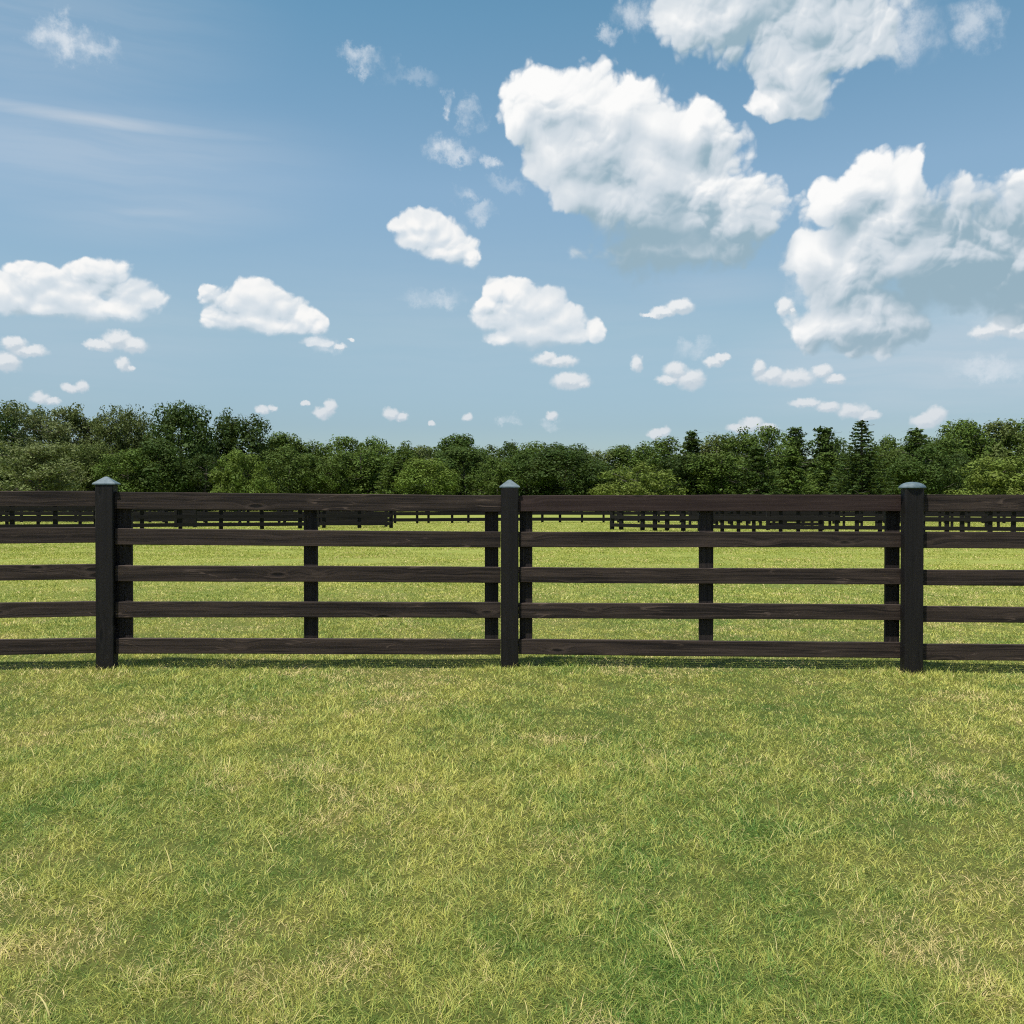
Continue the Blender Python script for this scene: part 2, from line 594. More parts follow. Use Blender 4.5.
def blades(n, y0, y1, seg, length, width, seed, spread=0.64, margin=1.6, bend=1.0):
    """n bent tapering blades in a wedge of the meadow; returns verts, flat faces, counts, rnd, dry"""
    r = np.random.default_rng(seed)
    # sample distance with the wedge's width as weight
    yy = np.linspace(y0, y1, 400)
    wd = spread * yy + margin
    if n is None:
        dens = rho(yy) * wd * 2
        n = int(24000 * np.trapezoid(dens, yy)) if hasattr(np, 'trapezoid') else int(24000 * np.trapz(dens, yy))
        wd = dens
    cdf = np.cumsum(wd)
    cdf /= cdf[-1]
    y = np.interp(r.random(n), cdf, yy)
    x = (r.random(n) * 2 - 1) * (spread * y + margin)
    # tussocks: draw some roots together
    cl = vnoise(x, y, 21, .22) * .5 + vnoise(x, y, 22, .07) * .5
    big = vnoise(x, y, 23, 1.3)
    z = ground_z(x, y) - .004
    if length is None:
        length = np.interp(y, [2, 5, 10, 22, 60], [.043, .037, .031, .030, .034])
        width = np.where(y < 9, .00066 * y + .0001, .00604 * (y / 9) ** 1.35)
    L = length * (0.45 + 1.0 * cl) * (0.65 + .7 * big) * np.exp(r.normal(0, .28, n))
    wdt = width * np.exp(r.normal(0, .25, n))
    # combed by wind and mower: neighbouring blades lean alike
    la = vnoise(x, y, 24, .30) * 9 + vnoise(x, y, 25, .07) * 9 + r.normal(0, 1.3, n)
    lean = np.clip(np.abs(r.normal(.5, .35, n)) * bend + .25 * vnoise(x, y, 26, .3), .05, 1.5)
    curl = np.clip(np.abs(r.normal(.9, .6, n)) * bend, 0, 2.6)
    dmask = np.clip(vnoise(x, y, 31, .5) * .5 + vnoise(x, y, 32, .14) * .5, 0, 1)
    dryp = np.clip((dmask - .50) * 2.2, .035, .75)
    isdry = (r.random(n) < dryp) * (.45 + .55 * r.random(n))
    # dead blades lie flatter
    lean = np.where(isdry > 0, lean + .45 * r.random(n), lean)
    rn = np.clip(r.random(n) * .85 + .3 * (cl - .25), 0, 1)
    fa = la + r.normal(0, 1.2, n)           # direction of the flat side
    dx, dy = np.cos(la), np.sin(la)
    sx, sy = -np.sin(fa), np.cos(fa)
    cols = []
    px, py, pz = x.copy(), y.copy(), z.copy()
    ang = lean.copy()
    k = 2 * seg + 1
    V = np.zeros((n, k, 3), np.float32)
    for s in range(seg + 1):
        w_ = wdt * (1 - (s / seg) ** 1.6) * .5
        if s < seg:
            V[:, 2 * s, 0], V[:, 2 * s, 1], V[:, 2 * s, 2] = px - sx * w_, py - sy * w_, pz
            V[:, 2 * s + 1, 0], V[:, 2 * s + 1, 1], V[:, 2 * s + 1, 2] = px + sx * w_, py + sy * w_, pz
        else:
            V[:, 2 * s, 0], V[:, 2 * s, 1], V[:, 2 * s, 2] = px, py, pz
        st_ = L / seg
        px = px + dx * np.sin(ang) * st_
        py = py + dy * np.sin(ang) * st_
        pz = pz + np.cos(ang) * st_
        ang = ang + curl / seg
    base = (np.arange(n) * k)[:, None]
    fl, ct = [], []
    rows = []
    for s in range(seg - 1):
        rows.append(np.array([2 * s, 2 * s + 1, 2 * s + 3, 2 * s + 2]))
        ct.append(4)
    rows.append(np.array([2 * seg - 2, 2 * seg - 1, 2 * seg]))
    ct.append(3)
    pat = np.concatenate(rows)
    F_ = (base + pat[None, :]).ravel()
    cnt = np.tile(np.array(ct), n)
    return V.reshape(-1, 3), F_, cnt, np.repeat(rn, k), np.repeat(isdry, k)


def post_tufts(seed):
    """grass the mower leaves standing round the feet of the posts"""
    out = []
    v, f, c, rr, dd = blades(2600, 7.0, 7.6, 4, .055, .0032, seed, spread=0, margin=.5, bend=.8)
    k = 9
    V3 = v.reshape(-1, k, 3).copy()
    r = np.random.default_rng(seed)
    n = len(V3)
    px = np.array([-3.32, -.02, 3.20, -3.32, 3.20])[r.integers(0, 5, n)]
    py = np.where(px < -1, 7.38, np.where(px < 1, 7.51, 7.21))
    a, q_ = r.random(n) * 6.28, np.abs(r.normal(.02, .10, n)) + .07
    tx, ty = px + np.cos(a) * q_ * 1.5, py + np.sin(a) * q_
    V3[:, :, 0] += (tx - V3[:, 0, 0])[:, None]
    V3[:, :, 1] += (ty - V3[:, 0, 1])[:, None]
    return V3.reshape(-1, 3), f, c, rr, dd


if True:
    lots = [blades(None, 1.7, 4.6, 4, None, None, 1, margin=3.0, bend=1.35),
            blades(None, 4.6, 9.5, 3, None, None, 2, margin=3.0, bend=1.35),
            blades(None, 9.5, 22, 2, None, None, 3, margin=3.2, bend=1.3),
            blades(None, 22, 62, 1, None, None, 4, margin=5, bend=1.25),
            # long stray stalks lying over the turf
            blades(7500, 1.7, 6.5, 7, .12, .0024, 5, margin=3.0, bend=2.0),
            post_tufts(6)]
    vs, fs, cs, rs, ds = [], [], [], [], []
    off = 0
    for k, (v, f, c, rr, dd) in enumerate(lots):
        vs.append(v); fs.append(f + off); cs.append(c); rs.append(rr)
        ds.append(np.maximum(dd, .55) if k == 4 else dd)
        off += len(v)
    gmesh = mesh_np('grass', np.concatenate(vs), np.concatenate(fs), np.concatenate(cs), [bm_], True)
    for nm, arr in (('rnd', rs), ('dry', ds)):
        at = gmesh.attributes.new(nm, 'FLOAT', 'POINT')
        at.data.foreach_set('value', np.concatenate(arr).astype(np.float32))
    grass = link('grass', gmesh)
    tag(grass, 'short rough meadow grass with straw coloured tufts', 'grass', kind='stuff')
# ------------------------------------------------------------------ fences
def wood(name, base, light, rough=0.62, grain=1.0):
    m, n, bs, _ = material(name)
    tcn = n.node('ShaderNodeTexCoord')
    oc = S(n, tcn.outputs['Object'])
    oi = n.node('ShaderNodeObjectInfo')
    rv = S(n, oi.outputs['Random'])
    p = n.vec('ADD', oc, n.comb(rv * 37.0, rv * 11.0, rv * 53.0))
    # knots: grain bends round them
    kv = n.vec('MULTIPLY', p, (1.9, 0, 6.5))
    kd = n.voronoi(kv, 1.0)
    warp = n.smooth(kd, .42, .05)
    p2 = n.vec('ADD', p, n.comb(0.0, 0.0, warp * .035))
    g1 = n.noise(n.vec('MULTIPLY', p2, (1.6, 40, 75)), 1.0, 6, .65, dist=.35)
    g2 = n.noise(n.vec('MULTIPLY', p2, (.5, 12, 20)), 1.0, 3, .5)
    g3 = n.noise(n.vec('MULTIPLY', p, (2.5, 6, 6)), 1.0, 4, .6)
    f = n.smooth(g1 * .9 + g2 * .4 + g3 * .25, .58, .96)
    col = n.mix(f, base, light)
    knot = n.smooth(kd, .12, .07)
    ring = n.smooth(kd, .10, .14) * n.smooth(kd, .21, .15)
    col = n.mix(knot * .8, col, tuple(c * .35 for c in base))
    col = n.mix(ring * .35, col, tuple(c * 1.7 for c in light))
    worn = n.smooth(n.noise(n.vec('MULTIPLY', p2, (2.2, 30, 55)), 1.0, 5, .7), .63, .76)
    col = n.mix(worn * .60 * grain, col, tuple(min(1, c * 2.6) for c in light))
    # fine shakes: thin pale lines that wander along the grain and break off
    g4 = n.noise(n.vec('MULTIPLY', p2, (1.1, 9, 13)), 1.0, 2, .5, dist=.5)
    line = n.smooth(n.math('ABSOLUTE', g4 - .5), .011, .003) * n.smooth(n.noise(n.vec('MULTIPLY', p, (3.2, 3, 5)), 1.0, 2, .5), .53, .62)
    col = n.mix(line * .65 * grain, col, tuple(min(1, c * 2.4) for c in light))
    n.put(bs.inputs['Base Color'], col)
    bs.inputs['Roughness'].default_value = rough
    bs.inputs['Specular IOR Level'].default_value = 0.22
    bump(n, bs, g1 + g2 * .5 - knot * .6, 0.55 * grain, 0.004)
    return m


m_rail = wood('brown_stained_board', (0.0088, 0.0061, 0.0050), (0.048, 0.034, 0.0265), rough=.75)
m_rail_red = wood('reddish_brown_board', (0.020, 0.0112, 0.0095), (0.040, 0.025, 0.0215), grain=.5, rough=.75)
m_batten = wood('dark_stained_batten', (0.008, 0.006, 0.0052), (0.027, 0.021, 0.018), rough=.75)
m_post = wood('black_painted_post', (0.0064, 0.0055, 0.0051), (0.0115, 0.0098, 0.0090), rough=.6, grain=.45)
m_far = wood('weathered_dark_board', (0.0045, 0.0042, 0.0037), (0.010, 0.009, 0.0078), rough=.9)

cm, n, bs, _ = material('grey_cap_metal')
geo = n.node('ShaderNodeNewGeometry')
cn = n.noise(S(n, geo.outputs['Position']), 26, 4, .6)
n.put(bs.inputs['Base Color'], n.mix(n.smooth(cn, .35, .7), (0.065, 0.100, 0.118), (0.110, 0.150, 0.170)))
bs.inputs['Roughness'].default_value = 0.62
bs.inputs['Specular IOR Level'].default_value = 0.3



def board(name, p0, p1, h, t, mat, parent, bev=.004, warp=0.0, seed=0):
    """a sawn board from p0 to p1 (centres of its ends), h high, t thick, its long axis the object's own x"""
    p0, p1 = Vector(p0), Vector(p1)
    d = p1 - p0
    L = d.length
    r = np.random.default_rng(seed)
    ns = max(2, int(L / .35) + 1)
    prof = [(-t / 2 + bev, -h / 2), (t / 2 - bev, -h / 2), (t / 2, -h / 2 + bev), (t / 2, h / 2 - bev), (t / 2 - bev, h / 2), (-t / 2 + bev, h / 2),
            (-t / 2, h / 2 - bev), (-t / 2, -h / 2 + bev)]
    ph = r.random(3) * 6
    vs = []
    for i in range(ns):
        u = i / (ns - 1)
        oz = warp * (math.sin(ph[0] + u * 4) - math.sin(ph[0]) * (1 - u) - math.sin(ph[0] + 4) * u)
        oy = warp * .8 * (math.sin(ph[1] + u * 5) - math.sin(ph[1]) * (1 - u) - math.sin(ph[1] + 5) * u)
        e = r.normal(0, .0008, 2) if warp else (0, 0)
        for a, b in prof:
            vs.append(((u - .5) * L, a + oy, b + oz + (e[0] if b > 0 else e[1])))
    fs, cs = [], []
    for i in range(ns - 1):
        for k in range(8):
            a, b = i * 8 + k, i * 8 + (k + 1) % 8
            fs += [a, b, b + 8, a + 8]
            cs.append(4)
    fs += list(range(7, -1, -1)); cs.append(8)
    fs += [(ns - 1) * 8 + k for k in range(8)]; cs.append(8)
    me = mesh_np(name, np.array(vs), np.array(fs), np.array(cs), [mat])
    me.validate()
    o = link(name, me, parent)
    mid = (p0 + p1) / 2
    o.location = mid - (parent.location if parent else Vector())
    rz = math.atan2(d.y, d.x)
    ry = -math.asin(max(-1, min(1, d.z / L)))
    o.rotation_euler = (0, ry, rz)
    return o


def upright(name, x, y, z0, z1, sx, sy, rz, mat, parent, bev=.006, tilt=0.0):
    """a vertical board or post; the object's own x runs up it, so the grain follows its length"""
    L = z1 - z0
    prof = [(-sx / 2 + bev, -sy / 2), (sx / 2 - bev, -sy / 2), (sx / 2, -sy / 2 + bev), (sx / 2, sy / 2 - bev),
            (sx / 2 - bev, sy / 2), (-sx / 2 + bev, sy / 2), (-sx / 2, sy / 2 - bev), (-sx / 2, -sy / 2 + bev)]
    vs, fs, cs = [], [], []
    ns = 5
    for i in range(ns):
        u = i / (ns - 1)
        for a, b in prof:
            vs.append((u * L, b, a))
    for i in range(ns - 1):
        for k in range(8):
            a, b = i * 8 + k, i * 8 + (k + 1) % 8
            fs += [a, a + 8, b + 8, b]
            cs.append(4)
    fs += list(range(8)); cs.append(8)
    fs += [(ns - 1) * 8 + k for k in range(7, -1, -1)]; cs.append(8)
    me = mesh_np(name, np.array(vs), np.array(fs), np.array(cs), [mat])
    o = link(name, me, parent)
    base = parent.location if parent else Vector()
    o.location = (x - base.x, y - base.y, z0 - base.z)
    # local x -> up, local z -> across the fence, local y -> depth
    m = Matrix(((0, 0, -1), (0, 1, 0), (1, 0, 0)))
    m = Matrix.Rotation(rz, 3, 'Z') @ Matrix.Rotation(tilt, 3, 'Y') @ m
    o.rotation_euler = m.to_euler()
    return o


def pyramid_cap(parent_post, z, s, parent_loc, domed=False):
    """sheet cap on a post: a lip, an overhanging eave and a hipped (or domed) top"""
    vs, fs, cs = [], [], []
    if not domed:
        rings = [(s / 2 - .006, -.006), (s / 2, -.004), (s / 2, .004), (s / 2 - .003, .007), (.012, .060), (.0, .062)]
        for r_, h in rings:
            for a, b in ((-1, -1), (1, -1), (1, 1), (-1, 1)):
                vs.append((a * r_, b * r_, h))
        k = 4
    else:
        rings = [(s / 2 - .010, -.006), (s / 2, -.003), (s / 2 + .001, .000)]
        for q_ in range(1, 8):
            a = q_ / 7 * math.pi / 2
            rings.append((s / 2 * math.cos(a) ** .9 if q_ < 7 else .0005, .003 + .044 * math.sin(a) ** 1.3))
        k = 28
        for r_, h in rings:
            for j in range(k):
                t_ = j / k * 2 * math.pi
                vs.append((r_ * math.cos(t_), r_ * math.sin(t_), h))
    for i in range(len(rings) - 1):
        for j in range(k):
            a, b = i * k + j, i * k + (j + 1) % k
            fs += [a, b, b + k, a + k]
            cs.append(4)
    fs += list(range(k - 1, -1, -1)); cs.append(k)
    me = mesh_np('post_cap', np.array(vs), np.array(fs), np.array(cs), [cm], domed)
    o = bpy.data.objects.new('post_cap', me)
    C.objects.link(o)
    return o


# --- the fence across the foreground ---
POSTS = [  # x, depth of its front face, top of wood, frame position only to compute x
    (-6.62, 6.86, 1.50), (gx(103.6, 7.34), 7.34, 1.510), (gx(509.6, 7.47), 7.47, 1.487), (gx(915.2, 7.17), 7.17, 1.477), (6.75, 6.98, 1.49)]
front_fence = bpy.data.objects.new('board_fence', None)
C.objects.link(front_fence)
front_fence.location = (POSTS[2][0], POSTS[2][1] + .075, 0)
tag(front_fence, 'dark brown five-rail board fence with capped black posts across the foreground', 'fence')
PS_, PD_ = .146, .105
for i, (x, yf, zt) in enumerate(POSTS):
    rz = [0.07, 0.05, 0.01, -0.04, -0.05][i]
    po = upright('post', x, yf + PD_ / 2, -.35, zt, PS_, PD_, rz, m_post, front_fence, bev=.007)
    domed = i == 3
    cap = pyramid_cap(None, zt, (.20, .186, .172, .214, .20)[i], None, domed)
    cap.parent = po
    cap.scale = (1, .62, 1) if not domed else (1, .66, 1)
    # the post's own x axis points up: seat the cap on its end
    cap.matrix_parent_inverse = Matrix.Identity(4)
    cap.location = (zt + .35 + .007, 0, 0)
    cap.rotation_euler = (0, math.pi / 2, 0)

# rails: depth and heights at both ends of each bay, top to bottom
BAYS = [
    # x0, d0, x1, d1, tops at end 0, tops at end 1, board heights
    ((-6.54, 6.87), (POSTS[1][0] - .074, 7.355), (1.462, 1.168, .868, .562, .262), (1.462, 1.166, .866, .560, .260), (.120, .122, .121, .119, .120), 0),
    ((POSTS[1][0] + .074, 7.36), (POSTS[2][0] - .074, 7.49), (1.457, 1.157, .853, .555, .257), (1.428, 1.126, .830, .536, .228), (.134, .127, .126, .125, .124), 0),
    ((POSTS[2][0] + .074, 7.49), (POSTS[3][0] - .010, 7.30), (1.428, 1.125, .830, .532, .230), (1.431, 1.131, .831, .538, .231), (.130, .123, .123, .122, .123), 1),
    ((POSTS[3][0] + .074, 7.22), (6.67, 7.05), (1.432, 1.135, .830, .536, .232), (1.432, 1.135, .828, .532, .226), (.130, .128, .122, .123, .126), 0),
]
RT = .038
for bi, ((x0, d0), (x1, d1), za, zb, hs, red) in enumerate(BAYS):
    for k in range(5):
        h = hs[k] + .005
        fix = lambda z: CAMZ + (z - .003 - CAMZ) * 1.0022
        mt = m_rail_red if (red and k == 0) else m_rail
        j = (k - 2) * .0015
        board('rail', (x0 + .001, d0 + .035 + j, fix(za[k]) - h / 2), (x1 - .001, d1 + .035 + j, fix(zb[k]) - h / 2), h, RT, mt, front_fence, warp=.0022, seed=bi * 7 + k)


def fence_at(px, bay):
    """x, depth and slope of the back of the boards of a bay under a frame column"""
    (x0, d0), (x1, d1) = BAYS[bay][0], BAYS[bay][1]
    k = (px - 512) / F
    # intersect x = k*d with the line
    t = (k * d0 - x0) / ((x1 - x0) - k * (d1 - d0))
    return x0 + (x1 - x0) * t, d0 + (d1 - d0) * t, t, math.atan2(d1 - d0, x1 - x0)


for bay, px, wd in ((1, 124.6, .121), (1, 311.2, .114), (1, 492.3, .114), (2, 526.9, .106), (2, 707.4, .116), (2, 893.9, .113)):
    x, d, t, sl = fence_at(px, bay)
    (za, zb) = BAYS[bay][2], BAYS[bay][3]
    top = za[0] + (zb[0] - za[0]) * t - .035
    bot = za[4] + (zb[4] - za[4]) * t - .085
    yb = d + .035 + RT / 2 + .004 + .019
    upright('batten', (px - .8 - 512) / F * (yb - .018), yb, bot, top, wd, .036, sl, m_batten, front_fence, bev=.003)


# --- paddock fences farther off ---
def far_fence(label, pts, gap, post_w, tops, rail_h, ptop, seed, group, cat='fence', jitter=.12):
    """a run of board fence along points on the meadow: every post and every board of each straight length is a part"""
    r = np.random.default_rng(seed)
    pts = [Vector((a, b, 0)) for a, b in pts]
    root = bpy.data.objects.new('paddock_fence', None)
    C.objects.link(root)
    root.location = pts[0]
    tag(root, label, cat, group)
    first = True
    for a, b in zip(pts[:-1], pts[1:]):
        d = b - a
        L = d.length
        u = d.normalized()
        nrm = Vector((u.y, -u.x, 0))
        if nrm.y > 0:
            nrm = -nrm
        n_ = max(1, round(L / gap))
        rz = math.atan2(d.y, d.x)
        for i in range(0 if first else 1, n_ + 1):
            t_ = i / n_ * L + (r.normal(0, gap * jitter) if 0 < i < n_ else 0)
            p = a + u * t_
            upright('post', p.x, p.y, -.2, ptop + r.normal(0, .02), post_w, post_w, rz, m_far, root, bev=.01, tilt=r.normal(0, .008))
        first = False
        for z in tops:
            p0, p1 = a + nrm * (post_w / 2 + .022), b + nrm * (post_w / 2 + .022)
            board('rail', (p0.x, p0.y, z - rail_h / 2), (p1.x, p1.y, z - rail_h / 2), rail_h, .04, m_far, root, warp=.012, seed=seed)
    return root


GF = 'board fences of the far paddocks'
T4 = (1.54, 1.135, .73, .327)
far_fence('long four-rail paddock fence on the left, ending in open meadow left of the middle post',
          [(gx(-260, 39), 39), (gx(96, 43), 43), (gx(300, 46.5), 46.5), (gx(391, 47.5), 47.5)], 1.75, .19, T4, .185, 1.62, 3, GF)
far_fence('second dark fence close behind the left paddock fence', [(gx(-240, 52), 52), (gx(120, 53), 53), (gx(372, 54), 54)], 2.3, .15,
          (1.5, 1.13, .76, .38), .17, 1.62, 4, GF)
far_fence('farthest and smallest paddock fence, seen in the gap beside the middle post', [(gx(-150, 63), 63), (gx(395, 58), 58), (gx(560, 60.5), 60.5), (gx(780, 59), 59), (gx(1150, 58), 58)],
          1.30, .15, T4, .22, 1.6, 5, GF)
far_fence('four-rail paddock fence starting right of the middle post and drawing nearer to the right',
          [(gx(612, 44.5), 44.5), (gx(700, 41.5), 41.5), (gx(880, 39.5), 39.5), (gx(1250, 36), 36)], .86, .17, T4, .17, 1.62, 6, GF)
far_fence('close-set five-rail paddock fence behind the others on the right',
          [(gx(690, 50), 50), (gx(830, 51), 51), (gx(1200, 47), 47)], .80, .13, (1.5, 1.22, .96, .70, .42), .13, 1.6, 7, GF)
far_fence('tall close-boarded fence crossing behind the right paddock',
          [(gx(715, 56), 56), (gx(834, 57), 57)], 1.1, .16, (1.55, 1.2, .85, .48), .19, 1.62, 8, GF)
# posts of wider gate-like panels that read as dark blocks between the boards
def panel(label, px0, px1, d, h, name='boarded_gate'):
    root = bpy.data.objects.new(name, None)
    C.objects.link(root)
    x0, x1 = gx(px0, d), gx(px1, d)
    root.location = (x0, d, 0)
    tag(root, label, 'gate', 'boarded gates in the far paddock fences')
    for x in (x0, x1):
        upright('gate_post', x, d, -.2, h + .15, .16, .16, 0, m_far, root, bev=.01)
    n_ = 7
    for i in range(n_):
        z = .22 + (h - .22) * (i + .5) / n_
        board('board', (x0 + .08, d, z), (x1 - .08, d, z), (h - .22) / n_ * (.72 if i % 2 else .84), .035, m_far, root, warp=.01, seed=i)
    return root


panel('dark boarded gate in the left paddock fence beyond the left bay', 176, 195, 48.8, 1.5)
panel('longer dark boarded gate near the end of the left paddock fence', 318, 386, 49.6, 1.35)
panel('dark boarded gate in the right paddock, seen under the top rail', 768, 822, 43.6, 1.45)
# ------------------------------------------------------------------ trees
lm, g, bs, out = material('tree_leaves')
oi = g.node('ShaderNodeObjectInfo')
oc = S(g, oi.outputs['Color'])
rn = g.attr('rnd')
geo = g.node('ShaderNodeNewGeometry')
ps = S(g, geo.outputs['Position'])
patch_n = g.noise(ps, .45, 3, .6)
hsv = g.node('ShaderNodeHueSaturation')
g.put(hsv.inputs['Hue'], g.smooth(patch_n, .3, .7, .488, .508))
g.put(hsv.inputs['Value'], g.smooth(rn * .6 + patch_n * .6, .2, 1.0, .78, 1.28))
g.put(hsv.inputs['Color'], oc)
leafc = S(g, hsv.outputs[0])
g.put(bs.inputs['Base Color'], leafc)
bs.inputs['Roughness'].default_value = 0.6
bs.inputs['Specular IOR Level'].default_value = 0.12
tr = g.node('ShaderNodeBsdfTranslucent')
g.put(tr.inputs['Color'], g.mix(0.35, leafc, (0.16, 0.20, 0.03)))
mx = g.node('ShaderNodeMixShader')
mx.inputs[0].default_value = 0.22
g.t.links.new(bs.outputs[0], mx.inputs[1])
g.t.links.new(tr.outputs[0], mx.inputs[2])
g.t.links.new(mx.outputs[0], out.inputs[0])

bk, g, bs, _ = material('tree_bark')
tcn = g.node('ShaderNodeTexCoord')
bn = g.noise(g.vec('MULTIPLY', S(g, tcn.outputs['Object']), (60, 60, 9)), 1.0, 5, .6)
g.put(bs.inputs['Base Color'], g.mix(bn, (.045, .036, .027), (.15, .13, .105)))
bs.inputs['Roughness'].default_value = .9
bump(g, bs, bn, .5, .02)


def unit(r, n):
    v = r.normal(size=(n, 3))
    return v / np.linalg.norm(v, axis=1)[:, None]


def leaf_faces(P, N, s, r, aspect=.62, squash=None):
    """diamond leaf sprays at P, facing roughly N"""
    n = len(P)
    T = np.cross(N, unit(r, n))
    T /= np.linalg.norm(T, axis=1)[:, None] + 1e-9
    B = np.cross(N, T)
    s = s[:, None]
    if squash is not None:
        T[:, 2] *= squash
    v = np.stack([P - T * s, P - B * s * aspect + T * s * .1, P + T * s, P + B * s * aspect + T * s * .1], 1)
    return v.reshape(-1, 3)


def clumps_to_leaves(cc, cr, dens, ls, r, flat=1.0, jit=.45, upb=.45):
    """cc (m,3) clump centres, cr radii -> leaf vertices over each clump's shell"""
    out = []
    for c, q in zip(cc, cr):
        n = max(6, int(dens * q * q * r.uniform(.7, 1.25)))
        u = unit(r, n)
        rad = q * (1 - .38 * r.random(n) ** 2.0)
        # ragged outline
        rad *= 1 + .22 * np.sin(u[:, 0] * 7 + c[0] * 90) * np.sin(u[:, 1] * 6 + c[1] * 80)
        P = c + u * rad[:, None] * np.array([1, 1, flat])
        N = u + r.normal(0, jit, (n, 3)) + np.array([0, 0, upb])
        N /= np.linalg.norm(N, axis=1)[:, None]
        out.append(leaf_faces(P, N, ls * np.exp(r.normal(0, .3, n)), r))
    return np.concatenate(out)


def tube(path, rads, k=6):
    vs, fs, cs = [], [], []
    path = [Vector(p) for p in path]
    for i, (p, q) in enumerate(zip(path, rads)):
        d = (path[min(i + 1, len(path) - 1)] - path[max(i - 1, 0)]).normalized()
        a = d.orthogonal().normalized()
        b = d.cross(a)
        for j in range(k):
            t_ = j / k * 2 * math.pi
            vs.append(p + (a * math.cos(t_) + b * math.sin(t_)) * q)
    for i in range(len(path) - 1):
        for j in range(k):
            x_, y_ = i * k + j, i * k + (j + 1) % k
            fs += [x_, y_, y_ + k, x_ + k]
            cs.append(4)
    return vs, fs, cs


def make_wood(limbs, name='trunk'):
    V_, F_, C_ = [], [], []
    for path, rads, k in limbs:
        v, f, c = tube(path, rads, k)
        F_ += [i + len(V_) for i in f]
        V_ += [tuple(p) for p in v]
        C_ += c
    return mesh_np(name, np.array(V_), np.array(F_), np.array(C_), [bk], True)


def grow(r, top, spread, n, trunk_r, start=.2, droop=0.0, up=.5, twigs=3):
    """trunk with n limbs; unit height tree"""
    tp = [(0, 0, -.02)]
    wx, wy = r.normal(0, .012, 2)
    for i in range(1, 7):
        t_ = i / 6 * top
        tp.append((wx * math.sin(t_ * 5), wy * math.sin(t_ * 4 + 1), t_))
    rads = [trunk_r * (1.35 if i == 0 else 1 - .82 * i / 6) for i in range(7)]
    limbs = [(tp, rads, 8)]
    ends = []
    for i in range(n):
        h = start + (top - start) * (i + r.random()) / n
        az = i * 2.4 + r.random()
        L = spread * (1.05 - .55 * (h - start) / (1 - start)) * r.uniform(.75, 1.1)
        bx, by = wx * math.sin(h * 5), wy * math.sin(h * 4 + 1)
        pth = [(bx, by, h)]
        for s in range(1, 5):
            q_ = s / 4
            pth.append((bx + math.cos(az + .15 * s * r.normal()) * L * q_, by + math.sin(az + .15 * s * r.normal()) * L * q_,
                        h + L * (up * q_ - droop * q_ * q_) + r.normal(0, .006)))
        r0 = trunk_r * .42 * (1 - .6 * h)
        limbs.append((pth, [r0, r0 * .75, r0 * .5, r0 * .3, r0 * .12], 5))
        ends.append(pth)
        for _ in range(twigs):
            a = pth[int(r.integers(1, 4))]
            az2 = az + r.normal(0, .9)
            l2 = L * r.uniform(.25, .5)
            limbs.append(([a, (a[0] + math.cos(az2) * l2 * .5, a[1] + math.sin(az2) * l2 * .5, a[2] + l2 * .35),
                           (a[0] + math.cos(az2) * l2, a[1] + math.sin(az2) * l2, a[2] + l2 * .55)], [r0 * .35, r0 * .22, r0 * .08], 4))
    return limbs, ends


